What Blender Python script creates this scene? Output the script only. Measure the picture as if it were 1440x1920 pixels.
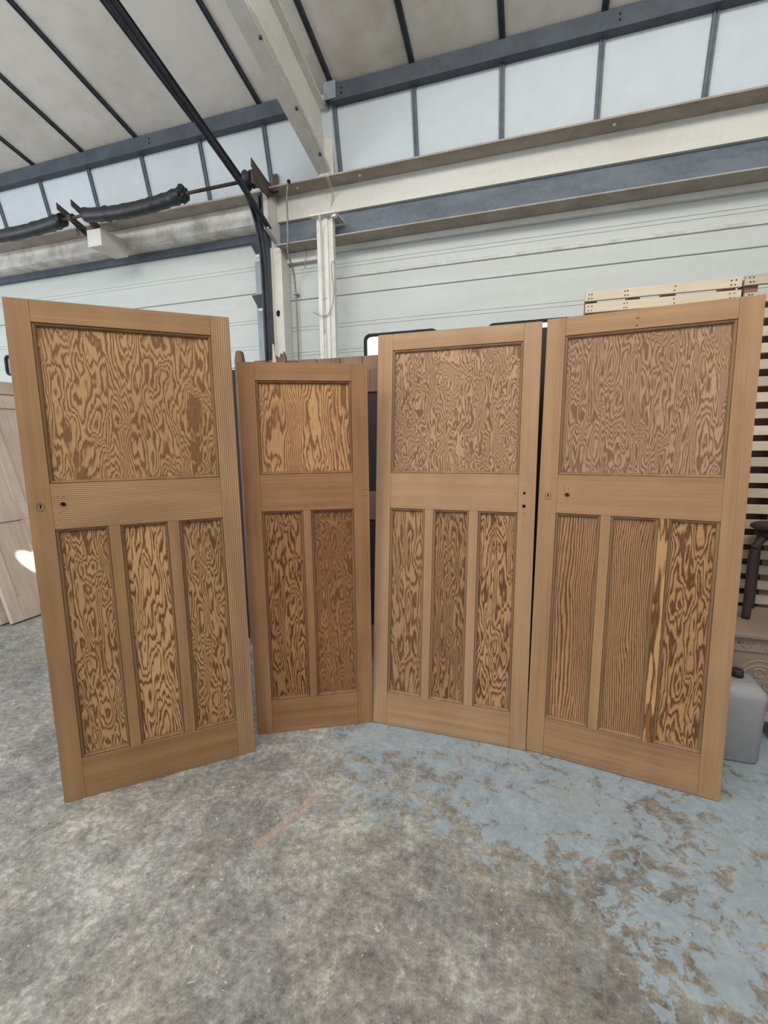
import bpy, bmesh, math, random
from mathutils import Vector, Matrix
for o in list(bpy.data.objects): bpy.data.objects.remove(o)
random.seed(7)
PI = math.pi; R = math.radians
scene = bpy.context.scene; COL = scene.collection

# ------------------------------------------------------------ camera, world, lights, exposure
cam_d = bpy.data.cameras.new('camera'); cam = bpy.data.objects.new('camera', cam_d); COL.objects.link(cam)
cam_d.sensor_fit = 'VERTICAL'; cam_d.sensor_height = 36.0; cam_d.lens = 36.0 * 861.0 / 1920.0
cam_d.clip_start = .05; cam_d.clip_end = 200
p_, r_ = R(8.86), R(-.626)
fw = Vector((0, math.cos(p_), -math.sin(p_))); rt = Vector((1, 0, 0)); up = rt.cross(fw)
r2 = rt * math.cos(r_) + up * math.sin(r_); u2 = up * math.cos(r_) - rt * math.sin(r_)
cam.matrix_world = Matrix(((r2.x, u2.x, -fw.x, 0), (r2.y, u2.y, -fw.y, 0), (r2.z, u2.z, -fw.z, 1.463), (0, 0, 0, 1)))
scene.camera = cam
w = bpy.data.worlds.new('daylight'); scene.world = w; w.use_nodes = True
wb = w.node_tree.nodes['Background']; wb.inputs[0].default_value = (.86, .93, 1, 1); wb.inputs[1].default_value = 1.35
def area(name, loc, target, sx, sy, power, col=(1, 1, 1)):
    d = bpy.data.lights.new(name, 'AREA'); d.shape = 'RECTANGLE'; d.size = sx; d.size_y = sy; d.energy = power; d.color = col
    o = bpy.data.objects.new(name, d); COL.objects.link(o); o.location = loc
    o.rotation_euler = (Vector(target) - Vector(loc)).to_track_quat('-Z', 'Y').to_euler(); return o
area('strip_light', (.6, -.5, 4.4), (.3, 2.2, .6), 3.5, .6, 110, (1, .95, .87))
area('strip_light', (-2.8, 0.2, 4.3), (-2.2, 2.6, .6), 3.0, .6, 80, (1, .97, .92))
area('doorway_daylight', (-6.3, 2.2, 1.9), (-2.6, 3.6, .2), 2.4, 2.4, 80, (.86, .92, 1))
sd = bpy.data.lights.new('sun_patch_spot', 'SPOT'); sd.energy = 4200; sd.spot_size = R(1.9); sd.spot_blend = .12; sd.shadow_soft_size = .01; sd.color = (1, .97, .92)  # spot lamp added overhead to make the sunlit patch on the leaning door
so = bpy.data.objects.new('sun_patch_spot', sd); COL.objects.link(so); so.location = (-2.9, 1.1, 3.9)
so.rotation_euler = (Vector((-3.085, 3.90, .47)) - so.location).to_track_quat('-Z', 'Y').to_euler()
scene.view_settings.view_transform = 'Standard'; scene.view_settings.look = 'None'
scene.view_settings.exposure = -0.06; scene.view_settings.gamma = 1; scene.view_settings.use_curve_mapping = False

# ------------------------------------------------------------ materials
def lin(c, a=1):
    f = lambda v: (v / 255 / 12.92) if v / 255 <= .04045 else ((v / 255 + .055) / 1.055) ** 2.4
    return (f(c[0]), f(c[1]), f(c[2]), a)
class NT:
    def __init__(s, name, rough=.6, spec=.3, metal=0):
        s.m = bpy.data.materials.new(name); s.m.use_nodes = True; s.t = s.m.node_tree; s.n = s.t.nodes
        s.b = s.n['Principled BSDF']; s.b.inputs['Roughness'].default_value = rough
        s.b.inputs['Specular IOR Level'].default_value = spec; s.b.inputs['Metallic'].default_value = metal
        s.tc = s.n.new('ShaderNodeTexCoord').outputs['Object']
        x = s.n.new('ShaderNodeSeparateXYZ'); s.t.links.new(s.tc, x.inputs[0]); s.x, s.y, s.z = x.outputs
    def set(s, sock, v):
        if isinstance(v, bpy.types.NodeSocket): s.t.links.new(v, sock)
        elif isinstance(v, (tuple, list)) and len(sock.default_value) == 4 and len(v) == 3: sock.default_value = (*v, 1)
        else: sock.default_value = v
    def math(s, op, a, b=0, clamp=False):
        n = s.n.new('ShaderNodeMath'); n.operation = op; n.use_clamp = clamp; s.set(n.inputs[0], a); s.set(n.inputs[1], b); return n.outputs[0]
    def vec(s, x, y, z):
        n = s.n.new('ShaderNodeCombineXYZ'); s.set(n.inputs[0], x); s.set(n.inputs[1], y); s.set(n.inputs[2], z); return n.outputs[0]
    def sc(s, ax, ay, az, off=0):
        return s.vec(s.math('MULTIPLY_ADD' if 0 else 'MULTIPLY', s.x, ax), s.math('ADD', s.math('MULTIPLY', s.y, ay), off), s.math('MULTIPLY', s.z, az))
    def noise(s, v, scale=1, detail=2, rough=.5, dist=0):
        n = s.n.new('ShaderNodeTexNoise'); s.set(n.inputs['Vector'], v); n.inputs['Scale'].default_value = scale
        n.inputs['Detail'].default_value = detail; n.inputs['Roughness'].default_value = rough; n.inputs['Distortion'].default_value = dist
        return n.outputs['Fac']
    def ramp(s, f, stops, interp='LINEAR'):
        n = s.n.new('ShaderNodeValToRGB'); s.set(n.inputs[0], f); e = n.color_ramp.elements; n.color_ramp.interpolation = interp
        while len(e) < len(stops): e.new(.5)
        for k, (p, c) in zip(e, stops):
            k.position = p; k.color = c if isinstance(c, tuple) and len(c) == 4 else (c, c, c, 1) if not isinstance(c, tuple) else (*c, 1)
        return n.outputs[0]
    def mix(s, f, a, b, mode='MIX'):
        n = s.n.new('ShaderNodeMix'); n.data_type = 'RGBA'; n.blend_type = mode
        s.set(n.inputs[0], f); s.set(n.inputs[6], a); s.set(n.inputs[7], b); return n.outputs[2]
    def color(s, c): s.set(s.b.inputs['Base Color'], c); return s
    def rough(s, c): s.set(s.b.inputs['Roughness'], c); return s
    def bump(s, h, strength=.3, dist=.001):
        n = s.n.new('ShaderNodeBump'); s.set(n.inputs['Height'], h); n.inputs['Strength'].default_value = strength; n.inputs['Distance'].default_value = dist
        s.t.links.new(n.outputs[0], s.b.inputs['Normal']); return s

def figured(name, light, dark, fx, fz, K, seed, cols=12, cfx=5, sharp=.5, jag=.5, bold=0, tilt=0, warm=0):
    """rotary-cut softwood: contour lines of a height field. Flat stretches of the field give pools and islands,
    steep stretches (cols: a field that varies only across the board) give straight fine grain"""
    t = NT(name, .58, .25)
    wz = t.noise(t.sc(1.5, 1, 2.2, seed + 31), 1, 2, .5)
    xx = t.math('ADD', t.x, t.math('MULTIPLY', t.math('SUBTRACT', wz, .5), .06))
    saw = t.noise(t.sc(fx * 4.6, 1, fz * 1.1, seed + 41), 1, 3, .6)
    zz = t.math('ADD', t.z, t.math('MULTIPLY', t.math('SUBTRACT', saw, .5), 1.5 / fx))
    col = t.noise(t.vec(t.math('MULTIPLY', xx, cfx), seed + 77, t.math('MULTIPLY', t.z, .35)), 1, 1, .4)
    base = t.noise(t.vec(t.math('MULTIPLY', t.x, fx), t.math('ADD', t.y, seed), t.math('MULTIPLY', zz, fz)), 1, 1.6, .42, .2)
    tooth = t.noise(t.sc(95, 1, 11, seed + 19), 1, 3, .65)
    mid_ = t.noise(t.sc(fx * 2.6, 1, fz * 2.0, seed + 9), 1, 2, .5)
    h = t.math('ADD', t.math('MULTIPLY', base, K), t.math('MULTIPLY', col, cols))
    h = t.math('ADD', h, t.math('MULTIPLY', mid_, K * .11))
    h = t.math('ADD', h, t.math('MULTIPLY', tooth, jag * 2.2))
    if tilt: h = t.math('ADD', h, t.math('MULTIPLY', t.x, tilt))
    fr = t.math('FRACT', h)
    halfway = tuple(a_ * .55 + b_ * .45 for a_, b_ in zip(light, dark))
    c = t.ramp(fr, [(0, lin(light)), (sharp - .1, lin(light)), (sharp + .08, lin(halfway)), (sharp + .2, lin(dark)), (.93, lin(dark)), (1, lin(light))])
    if bold:
        m2 = t.ramp(t.noise(t.sc(fx * .8, 1, fz * .9, seed + 70), 1, 3, .6), [(.60, 0.), (.62, 1.)])
        c = t.mix(t.math('MULTIPLY', m2, bold), c, t.ramp(fr, [(.0, lin(dark)), (.8, lin(dark)), (.95, lin(halfway)), (1, lin(dark))]))
    fib = t.noise(t.sc(260, 1, 5, seed + 5), 1, 2, .6)
    c = t.mix(.5, c, t.ramp(fib, [(.3, lin((215, 208, 204))), (.7, lin((255, 255, 255)))]), 'MULTIPLY')
    tone = t.noise(t.sc(3, 1, 1.2, seed + 3), 1, 2)
    c = t.mix(.6, c, t.ramp(tone, [(.3, lin((212, 203, 200))), (.7, lin((255, 255, 250)))]), 'MULTIPLY')
    t.color(c); t.bump(t.math('SUBTRACT', 1, fr), .15, .0006); return t.m
def straight(name, light, dark, axis, seed, contrast=1.0, per=170, wob=1.0):
    """quarter-sawn rails and stiles: long fine streaks along the grain axis"""
    t = NT(name, .55, .28)
    a, b = (per, 1.6) if axis == 'z' else (1.6, per)
    n1 = t.noise(t.sc(a, 1, b, seed), 1, 3, .6, .1)
    n2 = t.noise(t.sc(a * .13, 1, b * .13 + (.9 if axis == 'z' else 0), seed + 5), 1, 2, .5)
    n3 = t.noise(t.sc(4, 1, 3, seed + 8), 1, 3, .6)
    f = t.math('ADD', t.math('MULTIPLY', n1, .45 * contrast), t.math('ADD', t.math('MULTIPLY', n2, .45 * wob), t.math('MULTIPLY', n3, .35)))
    lo = .62 - .2 + .225 * (contrast - 1); hi = lo + .36
    t.color(t.ramp(f, [(lo, lin(dark)), (hi, lin(light))])); t.bump(n1, .12, .0004); return t.m
def striped(name, light, dark, axis, seed, period=.0085):
    """the coarse ribbed earlywood and latewood of slow-grown pine"""
    t = NT(name, .58, .25)
    q = t.x if axis == 'z' else t.z
    wob = t.noise(t.sc(6 if axis == 'z' else 1.3, 1, 1.3 if axis == 'z' else 6, seed), 1, 2)
    ph = t.math('ADD', t.math('MULTIPLY', q, 1 / period), t.math('MULTIPLY', wob, 3.2))
    fr = t.math('FRACT', ph)
    var = t.noise(t.sc(30, 1, 30, seed + 4), 1, 2)
    c = t.ramp(fr, [(0, lin(light)), (.45, lin(light)), (.82, lin(dark)), (.9, lin(dark)), (1, lin(light))])
    soft = t.ramp(t.noise(t.sc(14 if axis == 'z' else 2, 1, 2 if axis == 'z' else 14, seed + 2), 1, 2), [(.38, lin((225, 222, 220))), (.65, lin((255, 255, 255)))])
    c = t.mix(.8, c, soft, 'MULTIPLY')
    t.color(c); t.bump(t.math('SUBTRACT', 1, fr), .4, .0012); return t.m
def paint(name, base, stain, amt=.35, rough=.6, scale=3, spec=.3, metal=0, streak=(1, 1, 1)):
    t = NT(name, rough, spec, metal)
    n = t.noise(t.sc(streak[0], streak[1], streak[2], 3.3), scale, 6, .62)
    n2 = t.noise(t.tc, scale * 9, 4, .6)
    f = t.math('ADD', t.math('MULTIPLY', n, .75), t.math('MULTIPLY', n2, .25))
    s2 = tuple(a * (1 - amt) + b * amt for a, b in zip(base, stain))
    t.color(t.ramp(f, [(.36, lin(s2)), (.56, lin(base)), (.8, lin(tuple(min(255, v * 1.03) for v in base)))]))
    t.bump(n2, .08, .001); return t.m

M = {}
M['white_steel'] = paint('white_painted_steel', (216, 214, 208), (170, 160, 148), .3, .55, 4)
M['white_beam'] = paint('white_painted_beam', (210, 208, 201), (168, 160, 148), .3, .6, 2.5, streak=(.5, 1, 2.5))
M['old_beam'] = paint('patchy_limewashed_beam', (216, 213, 206), (158, 150, 140), .8, .7, 6)
M['flange_rust'] = paint('stained_flange', (166, 158, 148), (130, 112, 102), .5, .65, 5)
M['cladding'] = paint('white_lining_panel', (202, 210, 216), (184, 185, 180), .35, .5, 1.1)
M['roof_lining'] = paint('dusty_roof_lining', (228, 223, 216), (184, 175, 160), .6, .6, .8)
M['section'] = paint('white_door_skin', (194, 198, 194), (172, 171, 165), .25, .45, 3, streak=(.5, 1, 3))
M['slate_paint'] = paint('slate_grey_paint', (82, 88, 96), (56, 61, 70), .5, .55, 5)
M['slate_light'] = paint('blue_grey_fascia_paint', (106, 115, 123), (78, 87, 96), .6, .6, 4, streak=(1, 1, 3))
M['dark_bar'] = paint('dark_grey_bar', (66, 70, 78), (44, 47, 54), .6, .5, 8)
M['dark_steel'] = paint('dark_painted_steel', (60, 62, 70), (38, 36, 40), .7, .5, 6)
M['galv'] = paint('galvanised_steel', (140, 150, 156), (112, 121, 128), .5, .4, 9, spec=.5)
M['galv_bright'] = paint('bright_metal', (206, 206, 202), (150, 148, 144), .5, .35, 9, spec=.5)
M['rusty'] = paint('rusty_iron', (92, 80, 74), (48, 38, 36), .8, .7, 12)
M['black_wrap'] = paint('black_polythene', (34, 36, 42), (18, 18, 22), .8, .42, 10, spec=.5)
M['rubber'] = paint('black_rubber', (26, 28, 32), (16, 16, 18), .5, .6, 10)
M['cable'] = paint('dusty_white_cable', (205, 200, 190), (150, 140, 128), .4, .5, 20)
M['grey_pipe'] = paint('grey_conduit', (138, 136, 130), (96, 92, 86), .5, .45, 20)
M['void'] = paint('dark_hole', (24, 18, 14), (12, 8, 6), .5, .9, 30)
M['pale_timber'] = straight('pale_softwood', (212, 198, 176), (184, 166, 140), 'x', 2.0, .9, 60)
M['pale_timber_grey'] = straight('weathered_softwood', (196, 183, 164), (162, 146, 126), 'x', 6.0, .9, 60)
M['old_door_wood'] = straight('limed_old_pine', (214, 196, 180), (176, 152, 134), 'z', 11., .9, 50)
M['dark_timber'] = straight('dark_stained_timber', (120, 94, 78), (84, 62, 50), 'z', 13., .9, 60)
M['brown_timber'] = straight('brown_timber', (142, 112, 90), (104, 76, 58), 'z', 15., .9, 60)
M['gap_dark'] = straight('gap_dark_timber', (44, 38, 36), (24, 20, 20), 'z', 17., .8, 60)  # near black colour that paints the dark behind the door gaps
M['oak'] = straight('dry_oak', (170, 152, 136), (132, 112, 96), 'x', 19., 1., 60)
M['oak_dark'] = straight('carved_dry_oak', (150, 130, 114), (108, 90, 76), 'x', 21., 1., 60)
M['stool'] = straight('dark_stool_wood', (70, 54, 52), (42, 32, 32), 'z', 23., .8, 60)
M['plastic'] = paint('dusty_white_plastic', (152, 149, 150), (128, 126, 128), .4, .45, 6)
M['cap'] = paint('dark_cap', (48, 50, 52), (30, 30, 32), .4, .5, 20)
def glass():
    t = NT('window_glass', .02, .5); t.b.inputs['Transmission Weight'].default_value = 1; t.b.inputs['IOR'].default_value = 1.05
    t.color((.97, .98, 1, 1)); return t.m
M['glass'] = glass()

def floor_mat():
    t = NT('worn_concrete', .5, .35)
    # object x = along the wall, object y = away from the camera towards the wall
    P = t.tc
    n1 = t.noise(P, 1.7, 5, .62); n2 = t.noise(P, 9, 8, .74, .5); n3 = t.noise(P, 42, 5, .7); n4 = t.noise(P, 170, 4, .7)
    f = t.math('ADD', t.math('ADD', t.math('MULTIPLY', n1, .22), t.math('MULTIPLY', n2, .34)), t.math('ADD', t.math('MULTIPLY', n3, .30), t.math('MULTIPLY', n4, .14)))
    c = t.ramp(f, [(.38, lin((82, 80, 77))), (.455, lin((118, 116, 111))), (.52, lin((145, 143, 137))), (.60, lin((190, 188, 181)))])
    tint = t.ramp(t.noise(P, 2.6, 4, .6), [(.36, lin((236, 244, 255))), (.5, lin((255, 255, 255))), (.64, lin((255, 250, 234)))])
    c = t.mix(.45, c, tint, 'MULTIPLY')
    # pale scuffs and plaster specks
    sp = t.ramp(t.noise(P, 26, 7, .75, .6), [(.615, 0.), (.66, 1.)]); c = t.mix(t.math('MULTIPLY', sp, .65), c, lin((205, 203, 196)))
    dk = t.ramp(t.noise(t.sc(1, 1, 1, 7), 33, 6, .7), [(.36, 1.), (.41, 0.)]); c = t.mix(t.math('MULTIPLY', dk, .5), c, lin((82, 78, 74)))
    # older, browner concrete on the right of the room
    rgt = t.math('ADD', t.math('MULTIPLY', t.x, .9), t.math('MULTIPLY', t.noise(P, 3, 5, .6), .9))
    rm = t.ramp(rgt, [(.05, 0.), (.75, 1.)]); c = t.mix(t.math('MULTIPLY', rm, .75), c, lin((222, 214, 207)), 'MULTIPLY')
    # flaking pale blue floor paint
    fld = t.math('SUBTRACT', t.y, t.math('SUBTRACT', 1.40, t.math('MULTIPLY', t.x, .42)))
    fld = t.math('MULTIPLY', fld, .62)
    left = t.math('MULTIPLY', t.math('ADD', t.x, .95), .55)
    fld = t.math('MINIMUM', t.math('MINIMUM', fld, left), .17)
    chips = t.noise(P, 13, 10, .74, .45); big = t.noise(t.sc(1, 1, 1, 4), 2.2, 3, .5)
    fld = t.math('ADD', fld, t.math('ADD', t.math('MULTIPLY', t.math('SUBTRACT', chips, .5), 1.5), t.math('MULTIPLY', t.math('SUBTRACT', big, .5), .7)))
    pm = t.ramp(fld, [(.085, 0.), (.105, 1.)])
    pc = t.ramp(t.math('ADD', t.math('MULTIPLY', n2, .6), t.math('MULTIPLY', n3, .4)), [(.35, lin((128, 139, 146))), (.5, lin((141, 153, 161))), (.65, lin((160, 170, 176)))])
    pc = t.mix(t.ramp(t.noise(P, 3.1, 4, .6), [(.5, 0.), (.68, .6)]), pc, lin((148, 156, 152)))
    c = t.mix(t.math('MULTIPLY', pm, .93), c, pc)
    haze = t.ramp(t.noise(P, 12, 6, .7), [(.48, 0.), (.62, .3)])
    wide = t.ramp(t.math('ADD', fld, .3), [(0.05, 0.), (.35, 1.)])
    c = t.mix(t.math('MULTIPLY', haze, wide), c, lin((160, 174, 180)))
    # rust coloured scuff running from (-.82,1.54) to (-.87,1.2)
    dx = t.math('ADD', t.x, t.math('ADD', .93, t.math('MULTIPLY', t.math('SUBTRACT', 1.2, t.y), .36)))
    dx = t.math('ADD', dx, t.math('MULTIPLY', t.math('SUBTRACT', n3, .5), .03))
    m1 = t.ramp(t.math('ABSOLUTE', dx), [(.008, 1.), (.024, 0.)])
    m2 = t.ramp(t.math('ABSOLUTE', t.math('SUBTRACT', t.y, 1.40)), [(.13, 1.), (.2, 0.)])
    c = t.mix(t.math('MULTIPLY', t.math('MULTIPLY', m1, m2), t.math('MULTIPLY', n2, .75)), c, lin((182, 152, 126)))
    t.color(c)
    t.rough(t.ramp(f, [(.4, .62), (.6, .42)]))
    t.bump(t.math('ADD', t.math('MULTIPLY', n3, .6), t.math('ADD', t.math('MULTIPLY', n4, .4), t.math('MULTIPLY', pm, .25))), .28, .004)
    return t.m
M['floor'] = floor_mat()

# ------------------------------------------------------------ mesh helpers
def box(bm, x0, x1, y0, y1, z0, z1):
    v = [bm.verts.new(p) for p in ((x0, y0, z0), (x1, y0, z0), (x1, y1, z0), (x0, y1, z0), (x0, y0, z1), (x1, y0, z1), (x1, y1, z1), (x0, y1, z1))]
    for f in ((3, 2, 1, 0), (4, 5, 6, 7), (0, 1, 5, 4), (1, 2, 6, 5), (2, 3, 7, 6), (3, 0, 4, 7)): bm.faces.new([v[i] for i in f])
    return v
def extrude(bm, prof, axis, a0, a1):
    """closed profile extruded along axis; profile pairs are the two other axes in xyz order"""
    def P(p, a): return (a, p[0], p[1]) if axis == 'x' else (p[0], a, p[1]) if axis == 'y' else (p[0], p[1], a)
    A = [bm.verts.new(P(p, a0)) for p in prof]; B = [bm.verts.new(P(p, a1)) for p in prof]; n = len(prof)
    for i in range(n): bm.faces.new((A[i], A[(i + 1) % n], B[(i + 1) % n], B[i]))
    bm.faces.new(A[::-1]); bm.faces.new(B)
def tube(bm, pts, r, seg=10, cap=True):
    pts = [Vector(p) for p in pts]; rr = r if isinstance(r, (list, tuple)) else [r] * len(pts); rings = []
    ref = Vector((0, 0, 1))
    for i, p in enumerate(pts):
        d = (pts[min(i + 1, len(pts) - 1)] - pts[max(i - 1, 0)]).normalized()
        a = d.cross(ref if abs(d.dot(ref)) < .95 else Vector((1, 0, 0))).normalized(); b = a.cross(d)
        rings.append([bm.verts.new(p + (a * math.cos(2 * PI * k / seg) + b * math.sin(2 * PI * k / seg)) * rr[i]) for k in range(seg)])
    for A, B in zip(rings, rings[1:]):
        for k in range(seg): f = bm.faces.new((A[k], A[(k + 1) % seg], B[(k + 1) % seg], B[k])); f.smooth = True
    if cap: bm.faces.new(rings[0][::-1]); bm.faces.new(rings[-1])
def sweep_rect(bm, pts, side, hw, hh):
    """rectangular bar along a path lying in the plane normal to `side`"""
    pts = [Vector(p) for p in pts]; side = Vector(side); rings = []
    for i, p in enumerate(pts):
        d = (pts[min(i + 1, len(pts) - 1)] - pts[max(i - 1, 0)]).normalized(); n = d.cross(side).normalized()
        rings.append([bm.verts.new(p + side * a * hw + n * b * hh) for a, b in ((-1, -1), (1, -1), (1, 1), (-1, 1))])
    for A, B in zip(rings, rings[1:]):
        for k in range(4): bm.faces.new((A[k], A[(k + 1) % 4], B[(k + 1) % 4], B[k]))
    bm.faces.new(rings[0][::-1]); bm.faces.new(rings[-1])
def lathe(bm, prof, c=(0, 0), seg=32):
    rings = []
    for r, z in prof: rings.append([bm.verts.new((c[0] + r * math.cos(2 * PI * k / seg), c[1] + r * math.sin(2 * PI * k / seg), z)) for k in range(seg)])
    for A, B in zip(rings, rings[1:]):
        for k in range(seg): f = bm.faces.new((A[k], A[(k + 1) % seg], B[(k + 1) % seg], B[k])); f.smooth = True
    bm.faces.new(rings[0][::-1]); bm.faces.new(rings[-1])
def rrect(w, h, r, n=6):
    pts = []
    for cx, cz, a0 in ((w / 2 - r, h / 2 - r, 0), (-w / 2 + r, h / 2 - r, 90), (-w / 2 + r, -h / 2 + r, 180), (w / 2 - r, -h / 2 + r, 270)):
        for k in range(n + 1): a = R(a0 + 90 * k / n); pts.append((cx + r * math.cos(a), cz + r * math.sin(a)))
    return pts
def link(name, bm, mat, parent=None, bevel=0, loc=None, shift=None, seg=2):
    if shift is not None: bmesh.ops.translate(bm, verts=bm.verts, vec=-Vector(shift))
    bmesh.ops.recalc_face_normals(bm, faces=bm.faces)
    if bevel: bmesh.ops.bevel(bm, geom=[e for e in bm.edges], offset=bevel, segments=seg, profile=.6, affect='EDGES', clamp_overlap=True)
    me = bpy.data.meshes.new(name); bm.to_mesh(me); bm.free()
    me.materials.append(M[mat] if isinstance(mat, str) else mat)
    o = bpy.data.objects.new(name, me); COL.objects.link(o)
    if parent: o.parent = parent
    if loc: o.location = loc
    return o
def cut(o, bmc):
    bmesh.ops.recalc_face_normals(bmc, faces=bmc.faces)
    me = bpy.data.meshes.new('cutter'); bmc.to_mesh(me); bmc.free(); c = bpy.data.objects.new('cutter', me); COL.objects.link(c)
    par = o.parent; c.parent = par
    md = o.modifiers.new('b', 'BOOLEAN'); md.operation = 'DIFFERENCE'; md.solver = 'EXACT'; md.object = c
    bpy.context.view_layer.update(); dg = bpy.context.evaluated_depsgraph_get()
    new = bpy.data.meshes.new_from_object(o.evaluated_get(dg)); o.modifiers.clear(); old = o.data; o.data = new; new.name = old.name
    bpy.data.objects.remove(c); bpy.data.meshes.remove(me)
def tag(o, label=None, cat=None, group=None, kind=None):
    if label: o['label'] = label
    if cat: o['category'] = cat
    if group: o['group'] = group
    if kind: o['kind'] = kind
    return o
A0 = R(-18.0); U = Vector((math.cos(A0), math.sin(A0), 0)); N = Vector((-math.sin(A0), math.cos(A0), 0))
def W(s, t, z): return U * s + N * t + Vector((0, 0, z))
class Root:
    """a thing whose parts are written in wall coordinates: s along the back wall, t away from the camera, z up"""
    def __init__(self, name, s, t, z, label=None, cat=None, group=None, kind=None):
        self.c = Vector((s, t, z)); self.o = bpy.data.objects.new(name, None); COL.objects.link(self.o)
        self.o.empty_display_size = .1; self.o.location = W(s, t, z); self.o.rotation_euler = (0, 0, A0); tag(self.o, label, cat, group, kind)
    def add(self, name, bm, mat, bevel=0, parent=None, seg=2):
        return link(name, bm, mat, parent or self.o, bevel, shift=self.c, seg=seg)
def single(name, bm, mat, s, t, z, label=None, cat=None, group=None, kind=None, bevel=0, seg=2):
    o = link(name, bm, mat, None, bevel, shift=(s, t, z), seg=seg); o.location = W(s, t, z); o.rotation_euler = (0, 0, A0); return tag(o, label, cat, group, kind)
def B(): return bmesh.new()

# ------------------------------------------------------------ the setting
bm = B(); bmesh.ops.create_grid(bm, x_segments=4, y_segments=4, size=12)
fl = link('floor', bm, 'floor'); fl.rotation_euler = (0, 0, A0); tag(fl, kind='structure')

# upper wall lining (leans in, 77 degrees) and roof lining (15 degrees) in .58 m bays
cs, sn = math.cos(R(15)), math.sin(R(15)); SP = .5805; S0 = -4.345
bar_s = [S0 + SP * i for i in range(-5, 13)]
cl = Root('ceiling', -1.3, 1.2, 4.5, kind='structure')
T0, Z0 = 3.36, 3.93; LEN = 4.6
def rp(d, h): return (T0 - d * cs - h * sn * -1 * -1, Z0 + d * sn + h * cs)   # d up the slope, h off the lining
def slope_prof(d0, d1, h0, h1): return [rp(d0, h0), rp(d1, h0), rp(d1, h1), rp(d0, h1)]
for i, (a, b) in enumerate(zip(bar_s, bar_s[1:])):
    bm = B(); extrude(bm, slope_prof(-.07, LEN, .0, .03), 'x', a + .008, b - .008); cl.add('roof_panel', bm, 'roof_lining')
for s in bar_s:
    bm = B(); extrude(bm, slope_prof(-.0, LEN, -.010, .02), 'x', s - .019, s + .019)
    for q in (-.0155, .0085): extrude(bm, slope_prof(-.0, LEN, -.016, -.0101), 'x', s + q, s + q + .007)
    cl.add('roof_bar', bm, 'dark_bar')
wu = Root('wall_back', -1.3, 3.75, 0, kind='structure')
TL, ZL, TU, ZU = 3.50, 3.392, 3.402, 3.815
def up_prof(h0, h1):
    dt, dz = TU - TL, ZU - ZL; L = math.hypot(dt, dz); nx, nz = -dz / L, dt / L     # towards the room
    return [(TL + nx * h0, ZL + nz * h0), (TU + nx * h0, ZU + nz * h0), (TU + nx * h1, ZU + nz * h1), (TL + nx * h1, ZL + nz * h1)]
for i, (a, b) in enumerate(zip(bar_s, bar_s[1:])):
    bm = B(); extrude(bm, up_prof(-.03, 0), 'x', a + .006, b - .006); wu.add('lining_panel', bm, 'cladding')
for s in bar_s:
    bm = B(); extrude(bm, up_prof(-.02, .010), 'x', s - .017, s + .017)
    for q in (-.0145, .0045): extrude(bm, up_prof(.0101, .016), 'x', s + q, s + q + .010)
    wu.add('lining_bar', bm, 'slate_light')
bm = B(); extrude(bm, [(3.44, 3.384), (3.52, 3.384), (3.52, 3.396), (3.44, 3.396)], 'x', -7.2, 2.6); wu.add('sill_strip', bm, 'dark_bar')
bm = B(); box(bm, -7.2, 2.65, 3.405, 3.43, 3.816, 3.915); wu.add('closure_strip', bm, 'cladding')
# masonry behind the beams, between and beside the two overhead doors
bm = B()
box(bm, -7.4, 2.7, 3.78, 3.9, 3.24, 3.45); box(bm, -7.4, -6.4, 3.78, 3.9, 0, 3.24); box(bm, -2.14, -1.98, 3.70, 3.9, 0, 3.45)
wu.add('wall_core', bm, 'white_beam')
bm = B(); box(bm, 2.72, 2.84, -4, 3.9, 0, 5.4); single('wall_right', bm, 'section', 2.78, 0, 0, kind='structure')

# overhead sectional doors
def section_prof(t, z0, z1, grooves, th=.04):
    p = [(t, z0 + .003)]
    for g in sorted(grooves): p += [(t, g - .0035), (t + .005, g - .002), (t + .005, g + .002), (t, g + .0035)]
    p += [(t, z1 - .003), (t + .006, z1), (t + th, z1), (t + th, z0), (t + .006, z0)]
    return p
def overhead(name, s0, s1, t, secs, wins, wz0, wz1, ww):
    root = Root(name, (s0 + s1) / 2, t, 0, kind='structure')
    for z0, z1, gr, has in secs:
        bm = B(); extrude(bm, section_prof(t, z0 + .002, z1 - .002, gr), 'x', s0, s1); o = root.add('door_section', bm, 'section')
        if has:
            bc = B()
            for wl in wins:
                pr = [(x + wl + ww / 2, z + (wz0 + wz1) / 2) for x, z in rrect(ww - .02, wz1 - wz0 - .02, .04)]
                extrude(bc, pr, 'y', t - .05, t + .1)
            bmesh.ops.translate(bc, verts=bc.verts, vec=-root.c); cut(o, bc)
    for wl in wins:
        cx, cz = wl + ww / 2, (wz0 + wz1) / 2
        outer = rrect(ww, wz1 - wz0, .05); inner = rrect(ww - .042, wz1 - wz0 - .042, .032)
        bm = B(); n = len(outer)
        ya, yb = t - .012, t + .012
        V = [[bm.verts.new((cx + x, y, cz + z)) for x, z in L] for L, y in ((outer, yb), (outer, ya), (inner, ya), (inner, yb))]
        for A, C in zip(V, V[1:] + V[:1]):
            for k in range(n): bm.faces.new((A[k], A[(k + 1) % n], C[(k + 1) % n], C[k]))
        fr = root.add('window_frame', bm, 'rubber')
        bm = B(); extrude(bm, [(cx + x, cz + z) for x, z in rrect(ww - .04, wz1 - wz0 - .04, .032)], 'y', t + .014, t + .018)
        pane = root.add('pane', bm, 'glass', parent=fr)
    return root
secR = [(2.627, 3.24, [2.835, 2.862], 0), (2.017, 2.627, [2.18, 2.205, 2.382, 2.410], 1), (1.407, 2.017, [1.60, 1.63, 1.8, 1.83], 0), (.797, 1.407, [1.0, 1.2], 0), (.187, .797, [.4, .6], 0), (0, .187, [], 0)]
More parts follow.
